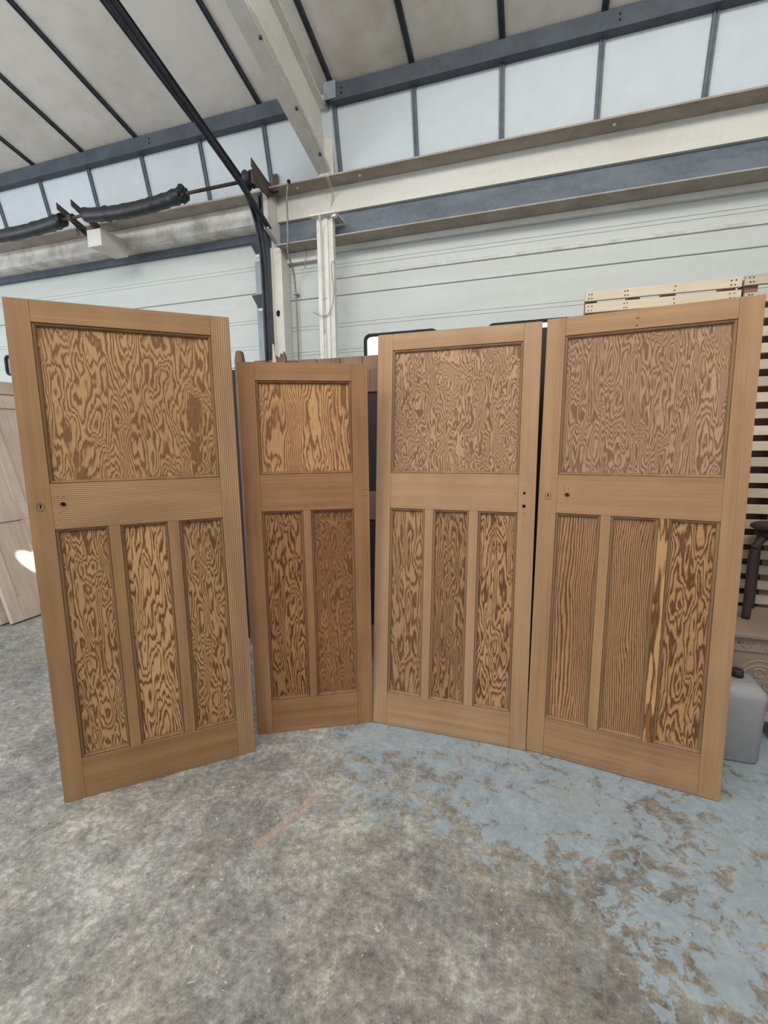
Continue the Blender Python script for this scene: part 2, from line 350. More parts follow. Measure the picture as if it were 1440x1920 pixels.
rd = overhead('door_2', -2.0, 2.65, 3.65, secR, [-1.338, -.365, .608], 2.10, 2.309, .605)
bm = B(); extrude(bm, [(3.636, 2.756), (3.650, 2.752), (3.650, 2.782), (3.640, 2.777), (3.634, 2.770)], 'x', -1.6, 2.65); rd.add('strut_rod', bm, 'galv_bright')
secL = [(2.744, 3.30, [2.93, 2.96], 0), (2.13, 2.744, [2.275, 2.303, 2.495, 2.522], 1), (1.51, 2.13, [1.7, 1.9], 0), (.9, 1.51, [1.1, 1.3], 0), (.29, .9, [.5, .7], 0), (0, .29, [], 0)]
overhead('door_1', -7.2, -2.14, 3.72, secL, [-6.54, -5.575, -4.61, -3.65], 2.215, 2.43, .605)

# ------------------------------------------------------------ beams, posts, rafter
r = Root('eaves_beam', .3, 3.5, 3.0, 'long cream steel eaves beam with blue-grey fascia over the right overhead door', 'beam')
bm = B(); extrude(bm, [(3.40, 3.378), (3.56, 3.378), (3.56, 3.39), (3.40, 3.39)], 'x', -2.02, 2.65); r.add('top_flange', bm, 'flange_rust', .002)
bm = B(); extrude(bm, [(3.548, 3.20), (3.60, 3.20), (3.60, 3.378), (3.548, 3.378)], 'x', -2.06, 2.65); r.add('web', bm, 'white_beam')
bm = B(); extrude(bm, [(3.575, 2.99), (3.60, 2.99), (3.60, 3.20), (3.575, 3.20)], 'x', -2.02, 2.65); tag(r.add('fascia_plate', bm, 'slate_light'), 'blue-grey painted fascia')
bm = B(); extrude(bm, [(3.44, 2.982), (3.63, 2.982), (3.63, 2.992), (3.44, 2.992)], 'x', -1.985, 2.65); r.add('bottom_flange', bm, 'flange_rust', .002)
bm = B(); extrude(bm, [(3.61, 2.945), (3.645, 2.945), (3.645, 2.982), (3.61, 2.982)], 'x', -1.985, 2.65); r.add('head_trim', bm, 'white_steel', .002)
for s in (-1.79, -1.28, .4, 1.2):
    bm = B(); bmesh.ops.create_uvsphere(bm, u_segments=10, v_segments=6, radius=.011); bmesh.ops.translate(bm, verts=bm.verts, vec=(s, 3.46, 3.376)); r.add('bolt_head', bm, 'white_steel')
bm = B(); extrude(bm, [(3.40, 3.10), (3.60, 3.02), (3.60, 3.39), (3.40, 3.39)], 'x', -2.06, -2.022); r.add('end_plate', bm, 'white_steel', .003)

r = Root('door_beam', -4.6, 3.6, 3.15, 'patchy whitewashed beam over the left overhead door, under the spring shaft', 'beam')
bm = B(); extrude(bm, [(3.40, 3.365), (3.57, 3.365), (3.57, 3.378), (3.40, 3.378)], 'x', -7.2, -2.07); r.add('top_flange', bm, 'flange_rust', .002)
bm = B(); extrude(bm, [(3.545, 3.245), (3.56, 3.22), (3.60, 3.21), (3.72, 3.20), (3.72, 3.365), (3.545, 3.365)], 'x', -7.2, -2.07); r.add('web', bm, 'old_beam', .004)
bm = B(); extrude(bm, [(3.675, 3.14), (3.715, 3.14), (3.715, 3.20), (3.675, 3.20)], 'x', -7.2, -2.20); tag(r.add('head_strip', bm, 'slate_paint', .002), 'slate grey head strip')

zed = [(3.331, 3.809), (3.400, 3.809), (3.400, 3.815), (3.337, 3.815), (3.337, 3.902), (3.360, 3.908), (3.360, 3.926), (3.350, 3.926), (3.350, 3.914), (3.331, 3.908)]
for s0, s1, lab in ((-7.2, -1.60, 'dark grey steel purlin to the left of the white rafter'), (-1.44, 2.65, 'dark grey steel purlin to the right of the white rafter')):
    r = Root('purlin', (s0 + s1) / 2, 3.36, 3.81, lab, 'purlin', 'roof purlins')
    bm = B(); extrude(bm, zed, 'x', s0, s1); r.add('zed_section', bm, 'slate_paint')
    for k in range(3):
        sb = (-3.03 if s0 < -3 else -1.36) + k * (1.74 if s0 > -3 else -1.74)
        bm = B()
        for z in (3.845, 3.875): tube(bm, [(sb, 3.3315, z), (sb, 3.326, z)], .006, 8)
        r.add('bolt', bm, 'rubber')
    if s0 > -3:
        bm = B(); box(bm, -1.49, -1.40, 3.322, 3.330, 3.82, 3.93); box(bm, -1.49, -1.485, 3.33, 3.40, 3.80, 3.93); r.add('cleat', bm, 'galv')

r = Root('rafter', -1.555, 1.6, 3.4, 'white painted steel roof rafter running back from the eaves beam', 'rafter')
def sl(t, h): return (t, 3.42 + (3.45 - t) * math.tan(R(15)) + h / cs)
def slp(t0, t1, h0, h1): return [sl(t0, h0), sl(t1, h0), sl(t1, h1), sl(t0, h1)]
bm = B(); extrude(bm, slp(3.45, -1.0, 0, .012), 'x', -1.605, -1.50); r.add('bottom_flange', bm, 'white_steel', .002)
bm = B(); extrude(bm, slp(3.45, -1.0, .0121, .355), 'x', -1.559, -1.549); r.add('web', bm, 'white_steel')
bm = B(); extrude(bm, slp(3.38, -1.0, .3551, .368), 'x', -1.605, -1.50); r.add('top_flange', bm, 'white_steel', .002)
for t in (2.55, 2.95, 3.28):
    bm = B(); z = sl(t, 0)[1]; tube(bm, [(-1.512, t, z + .02), (-1.512, t, z - .012)], .010, 8); r.add('bolt_head', bm, 'rusty')
bm = B(); box(bm, -1.60, -1.482, 3.44, 3.462, 3.392, 3.80); single('stub_column', bm, 'white_steel', -1.54, 3.45, 3.392, 'short cream stub column under the end of the white rafter', 'column', bevel=.003)

# white post between the doors
r = Root('door_post', -1.57, 3.5, 0, 'white painted folded steel door post under the eaves beam', 'post')
PS = .9875
pf = [(-1.64, 3.46), (-1.605, 3.452), (-1.60, 3.462), (-1.583, 3.462), (-1.578, 3.45), (-1.545, 3.45), (-1.54, 3.464), (-1.528, 3.464), (-1.522, 3.452), (-1.504, 3.458), (-1.504, 3.50), (-1.64, 3.50)]; pf = [(a * PS, b - .045) for a, b in pf]
bm = B(); extrude(bm, pf, 'z', 0, 3.11); r.add('channel', bm, 'white_steel', .001)
bm = B(); box(bm, -1.655, -1.44, 3.36, 3.545, 3.11, 3.122); r.add('cap_plate', bm, 'white_steel', .002)
bm = B(); extrude(bm, [(-1.485, 3.09), (-1.455, 3.108), (-1.44, 3.103), (-1.445, 3.086)], 'y', 3.37, 3.40); r.add('bent_tab', bm, 'white_steel', .001)

# painted jamb left of the right overhead door
r = Root('door_jamb', -2.0, 3.5, 0, 'cream painted chipped jamb beside the galvanised track column', 'jamb')
bm = B(); extrude(bm, [(-2.075, 3.50), (-2.055, 3.50), (-2.055, 3.515), (-1.985, 3.515), (-1.985, 3.64), (-2.075, 3.64)], 'z', 0, 3.0); o = r.add('jamb_board', bm, 'white_steel', .003)
bm = B()
for a in range(10):
    pass
bmesh.ops.create_icosphere(bm, subdivisions=2, radius=.018)
for v in bm.verts: v.co = Vector((v.co.x * random.uniform(.7, 1.1) - 2.035, v.co.y * .25 + 3.5145, v.co.z * random.uniform(1.2, 1.9) + 2.50))
r.add('rot_hole', bm, 'void')
bm = B(); box(bm, -1.984, -1.64, 3.60, 3.645, 2.905, 2.98); r.add('head_board', bm, 'white_steel', .003)

# galvanised track column of the left door
r = Root('track_column', -2.15, 3.5, 0, 'galvanised and dark steel track column at the edge of the left overhead door', 'column')
bm = B(); box(bm, -2.285, -2.17, 3.60, 3.606, 0, 2.955); box(bm, -2.128, -2.122, 3.44, 3.606, 0, 3.36); r.add('galvanised_angle', bm, 'galv', .001)
bm = B(); extrude(bm, [(-2.121, 3.42), (-2.108, 3.42), (-2.108, 3.428), (-2.115, 3.428), (-2.115, 3.50), (-2.121, 3.50)], 'z', 0, 3.36); extrude(bm, [(-2.105, 3.44), (-2.074, 3.44), (-2.074, 3.50), (-2.105, 3.50)], 'z', 0, 3.44); r.add('upright_channel', bm, 'slate_paint', .001)
for z in (3.075, 2.66):
    bm = B(); extrude(bm, [(-2.268, z), (-2.15, z), (-2.15, z - .108), (-2.210, z - .108)], 'y', 3.50, 3.512); g = r.add('gusset', bm, 'dark_steel', .001)
    bm = B(); extrude(bm, [(-2.212, 3.50), (-2.155, 3.50), (-2.155, 3.512), (-2.212, 3.512)], 'z', z - .130, z - .108); r.add('clip', bm, 'galv_bright', .001)

# high lift track: curve and straight hanger
r = Root('lift_track', -2.14, 3.3, 0, 'dark steel lift track curving up from the column towards the roof', 'track')
pts = [(-2.14, 2.9 + 0 * k, 0) for k in range(1)]
def bez(p0, p1, p2, p3, n): return [tuple(sum(c * q[i] for c, q in zip(((1 - k / n) ** 3, 3 * (1 - k / n) ** 2 * k / n, 3 * (1 - k / n) * (k / n) ** 2, (k / n) ** 3), (p0, p1, p2, p3))) for i in range(3)) for k in range(n + 1)]
sx = -2.102
low = bez((sx, 3.43, 2.60), (sx, 3.43, 2.95), (sx, 3.42, 3.20), (sx, 3.16, 3.355), 18)
line = [(sx, 3.43, 0.0)] + low + [(sx, 2.55, 3.545), (sx, 1.9, 3.745), (sx, .4, 4.20)]
bm = B(); sweep_rect(bm, line, (1, 0, 0), .006, .027); r.add('track_web', bm, 'dark_steel')
bm = B(); sweep_rect(bm, [(x + .018, y, z) for x, y, z in line], (1, 0, 0), .012, .003); r.add('track_lip', bm, 'dark_steel')
hl = [(-2.04, 3.42, 3.12), (-2.065, 3.10, 3.30), (-2.08, 2.52, 3.505), (-2.08, 1.9, 3.71), (-2.08, .4, 4.17)]
bm = B(); sweep_rect(bm, hl, (1, 0, 0), .004, .028); sweep_rect(bm, [(x + .018, y, z - .018) for x, y, z in hl], (1, 0, 0), .018, .003); r.add('hanger_angle', bm, 'dark_steel')

# torsion shaft and wrapped springs
r = Root('spring_shaft', -3.3, 3.2, 3.34, 'rusty torsion shaft with drum across the top of the left overhead door', 'shaft')
bm = B(); tube(bm, [(-7.0, 3.2, 3.345), (-1.99, 3.2, 3.345)], .0125, 10); r.add('shaft', bm, 'rusty')
bm = B()
rings = [(-2.075, .03), (-2.07, .062), (-2.06, .066), (-2.05, .056), (-2.03, .05), (-2.02, .058), (-2.015, .056)]
tube(bm, [(s, 3.2, 3.345) for s, q in rings], [q for s, q in rings], 22); r.add('cable_drum', bm, 'dark_steel')
bm = B(); extrude(bm, [(3.182, 3.477), (3.180, 3.422), (3.215, 3.405), (3.225, 3.335), (3.31, 3.315), (3.395, 3.31), (3.46, 3.35), (3.47, 3.42), (3.387, 3.425)], 'x', -2.012, -2.004)
box(bm, -2.004, -1.955, 3.455, 3.46, 3.34, 3.50); box(bm, -2.004, -1.99, 3.16, 3.24, 3.30, 3.39); r.add('bearing_plate', bm, 'rusty', .001)
for s in (-3.70, -3.86):
    bm = B(); extrude(bm, [(3.14, 3.45), (3.14, 3.40), (3.36, 3.30), (3.40, 3.29), (3.40, 3.36)], 'x', s - .003, s + .003); box(bm, s, s + .03, 3.30, 3.305, 3.26, 3.32)
    for a, z in ((3.16, 3.42), (3.185, 3.408)): tube(bm, [(s + .0031, a, z), (s + .005, a, z)], .007, 8)
    r.add('bearing_bracket', bm, 'rusty', .0)
bm = B(); tube(bm, [(-3.80, 3.2, 3.345), (-3.76, 3.2, 3.345)], .03, 14); r.add('coupling', bm, 'rusty')
bm = B(); box(bm, -3.71, -3.56, 3.27, 3.545, 3.13, 3.265) ; single('bracket_box', bm, 'white_beam', -3.66, 3.4, 3.14, 'white box bracket holding the spring shaft on the left beam', 'bracket', bevel=.003)
def spring(name, s0, s1, sag, end, label):
    r = Root(name, (s0 + s1) / 2, 3.2, 3.30, label, 'spring cover', 'wrapped torsion springs')
    n = 30; pts = []; rad = []
    for k in range(n + 1):
        u = k / n; pts.append((s0 + (s1 - s0) * u, 3.2, 3.345 - sag * math.sin(PI * u) ** .8 - .0 * u)); rad.append(.052 + .004 * math.sin(k * 2.1) * random.random() + (.004 if k % 7 == 0 else 0))
    bm = B(); tube(bm, pts, rad, 20); r.add('plastic_wrap', bm, 'black_wrap')
    if end:
        bm = B(); bmesh.ops.create_icosphere(bm, subdivisions=3, radius=.055)
        for v in bm.verts:
            f = 1 + random.uniform(-.12, .3); v.co = Vector((v.co.x * .6 * f + s1 + .005, v.co.y * f + 3.2, v.co.z * f + 3.345))
        r.add('frayed_end', bm, 'black_wrap')
    return r
spring('spring_cover', -3.62, -2.64, .035, 1, 'black plastic wrapped torsion spring with frayed end, right of the bracket')
spring('spring_cover', -5.0, -3.88, .03, 0, 'black plastic wrapped torsion spring left of the white bracket box')

# cables and pipes
def bend(pts, r, n=6):
    out = []
    P = [Vector(p) for p in pts]
    for i in range(len(P) - 1):
        a = P[max(i - 1, 0)]; b = P[i]; c = P[i + 1]; d = P[min(i + 2, len(P) - 1)]
        for k in range(n):
            t = k / n; out.append(.5 * ((2 * b) + (c - a) * t + (2 * a - 5 * b + 4 * c - d) * t * t + (3 * b - a - 3 * c + d) * t ** 3))
    out.append(P[-1]); return out
bm = B(); tube(bm, bend([(-1.825, 3.39, 3.385), (-1.845, 3.39, 3.30), (-1.86, 3.41, 3.02), (-1.88, 3.43, 2.93), (-1.90, 3.54, 2.83), (-1.915, 3.60, 2.72), (-1.92, 3.62, 2.3), (-1.92, 3.62, 0.02)], .007), .007, 8)
r = Root('conduit', -1.86, 3.45, 0, 'thin grey conduit pipe running down between jamb and white post', 'pipe'); r.add('pipe', bm, 'grey_pipe')
bm = B(); box(bm, -1.935, -1.90, 3.595, 3.65, 2.66, 2.672); r.add('saddle_clip', bm, 'galv', .001)
bm = B(); bmesh.ops.create_icosphere(bm, subdivisions=2, radius=.014); bmesh.ops.translate(bm, verts=bm.verts, vec=(-1.825, 3.39, 3.392)); r.add('end_gland', bm, 'rubber')
bm = B(); tube(bm, bend([(-1.86, 3.57, 3.12), (-1.83, 3.57, 3.02), (-1.79, 3.57, 2.96), (-1.80, 3.57, 2.90), (-1.81, 3.58, 2.84)], 0), .003, 6); r.add('loose_wire', bm, 'grey_pipe')
r = Root('power_cable', -1.55, 3.4, 2.2, 'pair of dusty white cables from the rafter down the white post', 'cable')
for dx in (0, .013):
    bm = B(); q = [(-1.50 + dx, 2.4, 3.712), (-1.497 + dx, 2.9, 3.578), (-1.497 + dx, 3.25, 3.47), (-1.50 + dx, 3.40, 3.40), (-1.51 + dx, 3.385, 3.36), (-1.535 + dx, 3.53, 3.31), (-1.575 + dx * .4, 3.53, 3.16), (-1.565 + dx * .7, 3.35, 3.10), (-1.572 + dx * .7, 3.40, 2.98), (-1.575 + dx, 3.402, 2.58), (-1.57 + dx, 3.402, 2.29 if dx == 0 else 2.0)]
    tube(bm, bend(q, 0, 5), .0035, 6); r.add('cable', bm, 'cable')
bm = B(); box(bm, -1.585, -1.548, 3.398, 3.408, 2.54, 2.549); r.add('cable_clip', bm, 'cable', .001)
bm = B(); tube(bm, bend([(-1.47, 3.39, 2.77), (-1.48, 3.39, 2.79), (-1.495, 3.39, 2.77), (-1.49, 3.39, 2.68), (-1.48, 3.39, 2.58), (-1.495, 3.39, 2.48), (-1.53, 3.39, 2.42), (-1.57, 3.39, 2.41), (-1.61, 3.38, 2.42), (-1.645, 3.37, 2.44)], 0), .0028, 6)
single('loose_cable', bm, 'grey_pipe', -1.55, 3.44, 2.43, 'thin grey cable end curling across the white post', 'cable')

# ------------------------------------------------------------ the four panelled doors
def door(name, x, y, head, lean, w, h, label, cuts, top, lock, botz, munt, mats, keyhole, knobs, nails, cat='door', group='stripped pine doors standing in a row'):
    """x across, y into the thickness, z up; origin at the front bottom left corner"""
    root = bpy.data.objects.new(name, None); COL.objects.link(root); TH = .038
    root.location = (x, y, TH * math.sin(R(max(lean, 0)))); root.rotation_euler = (R(-lean), 0, R(head)); tag(root, label, cat, group)
    sw = .0765; st = h - top; (l0, l1) = lock
    def part(nm, x0, x1, z0, z1, mt, th=TH, y0=0.):
        bm = B(); box(bm, x0, x1, y0, y0 + th, z0, z1); return link(nm, bm, mt, root, .0011, seg=1)
    g = .0004
    stl = part('stile', 0, sw, 0, h, mats['stile_left']); stl2 = part('stile', w - sw, w, 0, h, mats['stile_right'])
    part('top_rail', sw + g, w - sw - g, st, h, mats['top'])
    lr = part('lock_rail', sw + g, w - sw - g, l0, l1, mats['lock'])
    part('bottom_rail', sw + g, w - sw - g, 0, botz, mats['bottom'])
    for i, (m0, m1) in enumerate(munt): part('muntin', m0, m1, botz + g, l0 - g, mats['muntin'][i])
    op = [(sw, w - sw, l1, st)]; e = [sw] + [q for m in munt for q in m] + [w - sw]
    for k in range(0, len(e), 2): op.append((e[k], e[k + 1], botz, l0))
    for k, (a, b, c, d) in enumerate(op):
        pn = part('panel', a + .004, b - .004, c + .004, d - .004, mats['panel'][k], .008, .0165)
        prof = [(.0, .003), (.001, .0062), (.0025, .0066), (.0032, .0035), (.006, .0042), (.0095, .0072), (.0118, .0115), (.0128, .0172)]
        bm = B(); rings = [[bm.verts.new(p) for p in ((a + i, yy, c + i), (b - i, yy, c + i), (b - i, yy, d - i), (a + i, yy, d - i))] for i, yy in prof]
        rings.append([bm.verts.new(p) for p in ((a, .0172, c), (b, .0172, c), (b, .0172, d), (a, .0172, d))])
        for Aa, Bb in zip(rings, rings[1:] + rings[:1]):
            for q in range(4): f = bm.faces.new((Aa[q], Aa[(q + 1) % 4], Bb[(q + 1) % 4], Bb[q]))
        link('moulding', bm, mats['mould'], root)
    for tgt, shape, cx, cz, sz in cuts:
        bc = B()
        if shape == 'key':
            kp = [(cx + sz * .4 * math.cos(R(a)), cz + sz * .35 + sz * .4 * math.sin(R(a))) for a in range(-60, 241, 20)]
            extrude(bc, kp + [(cx - sz * .22, cz - sz * .8), (cx + sz * .22, cz - sz * .8)], 'y', -.01, .05)
        elif shape == 'square': box(bc, cx - sz, cx + sz, -.01, .05, cz - sz, cz + sz)
        else: tube(bc, [(cx, -.01, cz), (cx, .033, cz)], sz, 16)
        cut({'sl': stl, 'sr': stl2, 'lr': lr}[tgt], bc)
    if keyhole:
        cx, cz, sz = keyhole; bm = B(); n = 24
        O = [(cx + sz * math.cos(2 * PI * k / n), cz - sz * .15 + sz * 1.35 * math.sin(2 * PI * k / n)) for k in range(n)]; I = [(cx + (a - cx) * .8, cz + (b - cz) * .82) for a, b in O]
        Q = [[bm.verts.new((a, yy, b)) for a, b in L] for L, yy in ((O, .0005), (O, -.0006), (I, -.0006), (I, .0005))]
        for Aa, Bb in zip(Q, Q[1:] + Q[:1]):
            for k in range(n): bm.faces.new((Aa[k], Aa[(k + 1) % n], Bb[(k + 1) % n], Bb[k]))
        link('keyhole_ring', bm, 'rusty', root)
    if knobs:   # torn wood round the old spindle hole
        cx, cz, sz = knobs; bm = B(); n = 22
        O = [(cx + sz * random.uniform(1.1, 1.5) * math.cos(2 * PI * k / n), cz + sz * random.uniform(.95, 1.2) * math.sin(2 * PI * k / n)) for k in range(n)]
        I = [(cx + sz * .98 * math.cos(2 * PI * k / n), cz + sz * .98 * math.sin(2 * PI * k / n)) for k in range(n)]
        Aa = [bm.verts.new((a, -.0007, b)) for a, b in O]; Bb = [bm.verts.new((a, -.0007, b)) for a, b in I]; Cc = [bm.verts.new((a, .03, b)) for a, b in I]
        for k in range(n): bm.faces.new((Aa[k], Aa[(k + 1) % n], Bb[(k + 1) % n], Bb[k])); bm.faces.new((Bb[k], Bb[(k + 1) % n], Cc[(k + 1) % n], Cc[k]))
        link('spindle_hole_rim', bm, 'rusty', root)
    if nails:
        bm = B()
        for cx, cz, q in nails: tube(bm, [(cx, -.0006, cz), (cx, .002, cz)], q * .8, 7)
        tag(link('nail_holes', bm, 'void', root), kind='stuff')
    return root
def mset(pre, seed, light, dark, stile=None, lock=None, panels=None, right=None, bottom=None):
    d = {'stile_left': straight(pre + '_left_stile', light, dark, 'z', seed + 1, .7), 'stile_right': right or straight(pre + '_right_stile', light, dark, 'z', seed + 2, .8),
         'top': straight(pre + '_top_rail', light, dark, 'x', seed + 3, .75), 'lock': lock or straight(pre + '_lock_rail', light, dark, 'x', seed + 4, .9),
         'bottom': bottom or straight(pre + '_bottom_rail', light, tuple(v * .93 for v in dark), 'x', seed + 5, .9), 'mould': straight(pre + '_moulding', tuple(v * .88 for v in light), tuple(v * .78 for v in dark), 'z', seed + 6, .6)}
    mm = straight(pre + '_muntin', light, dark, 'z', seed + 7, .7); d['muntin'] = [mm, mm]; d['panel'] = panels; return d
MU = [(.2555, .2965), (.4700, .5135)]
L1, D1 = (178, 143, 104), (108, 74, 44)
P1 = [figured('door_a_big_panel', (174, 139, 98), (118, 84, 53), 9, 3.6, 21, 1.0, 22, 4.6, .46, .5, .95),
      figured('door_a_panel_left', (170, 136, 98), (106, 73, 44), 18, 5, 14, 14., 13, 9, .46, .5, .3),
      figured('door_a_panel_middle', (188, 152, 110), (106, 70, 38), 16, 3, 13, 23., 14, 9, .54, .6, .3),
      figured('door_a_panel_right', (170, 136, 98), (106, 73, 44), 16, 4.5, 14, 31., 15, 10, .46, .5)]
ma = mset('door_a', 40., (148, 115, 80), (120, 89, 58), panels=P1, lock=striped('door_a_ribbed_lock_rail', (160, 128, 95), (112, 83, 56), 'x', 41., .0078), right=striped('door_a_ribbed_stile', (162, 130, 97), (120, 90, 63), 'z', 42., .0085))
door('panelled_door', -1.328, 1.685, 23.73, 1.28, .767, 1.981, 'large stripped pine door at far left, ribbed right stile and bold swirling top panel', [('sl', 'key', .040, 1.228, .011), ('lr', 'round', .112, 1.232, .0085)], .079, (1.136, 1.312), .176, MU, ma,
     (.040, 1.228, .013), (.112, 1.232, .0088), [(.098, 1.262, .002), (.118, 1.262, .0025), (.110, 1.255, .0015), (.100, 1.20, .002), (.112, 1.205, .0015), (.097, 1.172, .002), (.12, 1.17, .002)])
P2 = [figured('door_b_big_panel', (188, 146, 104), (128, 88, 56), 10, 3.4, 11, 3.3, 7, 5, .48, .4, .3, 60),
      figured('door_b_panel_left', (158, 118, 80), (92, 58, 32), 15, 4, 14, 52., 12, 10, .48, .5, .3),
      figured('door_b_panel_right', (146, 106, 72), (108, 73, 46), 15, 5, 14, 61., 18, 9, .4, .5)]
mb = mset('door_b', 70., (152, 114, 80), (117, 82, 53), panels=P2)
door('panelled_door', -.650, 2.120, 9.23, 0.0, .587, 1.816, 'narrow shorter pine door with two lower panels, second from left', [], .079, (1.138, 1.3105), .177, [(.268, .3045)], mb,
     None, None, [(.548, 1.228, .002), (.562, 1.228, .002), (.548, 1.198, .002), (.562, 1.198, .0022), (.574, 1.23, .0025), (.575, 1.2, .0025)])
P3 = [figured('door_c_big_panel', (180, 148, 118), (122, 92, 66), 9, 4.4, 24, 5.1, 26, 5, .44, .6, .2),
      figured('door_c_panel_left', (172, 138, 102), (112, 80, 52), 12, 3, 13, 81., 22, 10, .46, .5),
      figured('door_c_panel_middle', (160, 126, 92), (102, 70, 44), 13, 4, 14, 84., 16, 10, .44, .5, .3),
      figured('door_c_panel_right', (180, 142, 104), (100, 68, 40), 16, 3.4, 14, 93., 13, 10, .5, .5, .3)]
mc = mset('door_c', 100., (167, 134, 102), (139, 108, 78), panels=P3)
door('panelled_door', -.072, 2.217, -18.2, 4.92, .769, 1.981, 'large pine door third from left with latch holes in its right stile', [('sr', 'round', .719, 1.218, .0068), ('sr', 'square', .7195, 1.158, .0068)], .079, (1.128, 1.303), .170, MU, mc,
     None, None, [(.713, 1.246, .0018), (.728, 1.245, .0018), (.711, 1.128, .0018), (.719, 1.12, .0022), (.728, 1.128, .0018), (.683, 1.212, .0028), (.677, 1.218, .002), (.688, 1.2, .002)])
P4 = [figured('door_d_big_panel', (172, 139, 112), (122, 92, 68), 15, 3.6, 20, 7.7, 46, 8, .42, .6, .25),
      figured('door_d_panel_left', (172, 134, 98), (106, 73, 46), 9, 2.0, 6, 112., 6, 8, .48, .4, .2, 100),
      figured('door_d_panel_middle', (168, 132, 96), (106, 73, 46), 8, 2.2, 7, 121., 6, 8, .48, .4, 0, 115),
      figured('door_d_panel_right', (172, 134, 94), (100, 66, 38), 15, 3.6, 14, 133., 12, 9, .46, .5, .5)]
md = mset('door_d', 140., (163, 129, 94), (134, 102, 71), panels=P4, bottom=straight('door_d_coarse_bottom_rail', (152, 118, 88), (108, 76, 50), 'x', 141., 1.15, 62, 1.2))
md['muntin'] = [md['muntin'][0], figured('door_d_figured_muntin', (188, 148, 102), (100, 64, 36), 22, 3.0, 4, 151., 2, 10, .6, .2, .8)]
door('panelled_door', .6625, 1.984, -25.74, 4.17, .760, 1.981, 'large pine door at far right with boldly figured lower muntin and keyhole', [('sl', 'key', .040, 1.211, .010), ('lr', 'round', .119, 1.217, .0085)], .078, (1.135, 1.3045), .177, [(.2585, .2985), (.4745, .5115)], md,
     (.040, 1.211, .013), (.119, 1.217, .0095), [(.106, 1.255, .002), (.106, 1.238, .002), (.124, 1.244, .0022), (.106, 1.245, .0015), (.122, 1.195, .002), (.106, 1.17, .0018), (.124, 1.17, .0018), (.005, 1.245, .002), (.006, 1.225, .002), (.345, 1.945, .003), (.352, 1.945, .003), (.345, 1.915, .003), (.35, 1.915, .003)])

# ------------------------------------------------------------ things behind the row of doors
# tall dark boarded door lying against the jamb behind the narrow door
r = Root('boarded_door', -1.28, 2.75, 0, 'dark brown boarded old door standing behind the narrow pine door', 'door')
e = -1.62; k = 0
for wd in (.135, .145, .16, .15, .16):
    bm = B(); box(bm, e + .002, e + wd - .002, 2.765, 2.785, .02, 1.985 + random.uniform(-.006, .006)); r.add('board', bm, 'brown_timber', .003, seg=1); e += wd
for z0, z1 in ((1.75, 1.90), (.95, 1.15), (.05, .25)):
    bm = B(); extrude(bm, [(2.745, z0 + .012), (2.765, z0), (2.765, z1), (2.745, z1 - .012)], 'x', -1.62, -.87); r.add('ledge', bm, 'dark_timber', .002)
bm = B(); box(bm, -1.62, -.87, 2.75, 2.764, .25, .95); box(bm, -1.62, -.87, 2.75, 2.764, 1.15, 1.75); r.add('shade_sheet', bm, 'gap_dark')  # near black sheet stands for the shade seen through the gap
bm = B(); box(bm, -2.22, -1.66, 2.80, 2.84, 0, 1.955); single('dark_plank', bm, 'gap_dark', -1.82, 2.82, 0, 'near black wide board in the gap between the two left pine doors', 'board', bevel=.003)
bm = B(); box(bm, -.50, .22, 2.62, 2.66, 0, 2.03); single('gap_shade_board', bm, 'gap_dark', -.15, 2.64, 0, 'near black tall board added to keep the gap between the two right doors dark', 'board', bevel=.003)  # board added behind the seam so that it stays dark
r = Root('bed_post', -1.893, 2.74, 0, 'dark wooden post with chamfered tip showing between the two left doors', 'post')
bm = B(); extrude(bm, [(-1.925, 0), (-1.868, 0), (-1.862, 2.0), (-1.87, 2.05), (-1.88, 2.062), (-1.90, 2.064), (-1.912, 2.05), (-1.922, 2.0)], 'y', 2.72, 2.76); r.add('shaft', bm, 'dark_timber', .006)
bm = B(); box(bm, -1.785, -1.70, 2.74, 2.79, 0, 1.992); single('timber_offcut', bm, 'dark_timber', -1.745, 2.76, 0, 'squared dark timber end just above the narrow door, left of the splintered one', 'timber', bevel=.003)
r = Root('splintered_board', -1.58, 2.72, 0, 'splintered broken board sticking up beside the cream jamb', 'board')
bm = B(); extrude(bm, [(-1.65, 0), (-1.53, 0), (-1.525, 1.99), (-1.54, 2.03), (-1.546, 1.995), (-1.56, 2.02), (-1.57, 1.99), (-1.60, 2.01), (-1.62, 1.985), (-1.645, 1.98)], 'y', 2.70, 2.72); r.add('board', bm, 'dark_timber')
bm = B(); extrude(bm, [(-1.612, 1.9), (-1.585, 1.9), (-1.60, 2.07), (-1.606, 2.078)], 'y', 2.685, 2.695); extrude(bm, [(-1.575, 1.9), (-1.568, 1.9), (-1.595, 2.055)], 'y', 2.68, 2.684); r.add('splinter', bm, 'pale_timber')

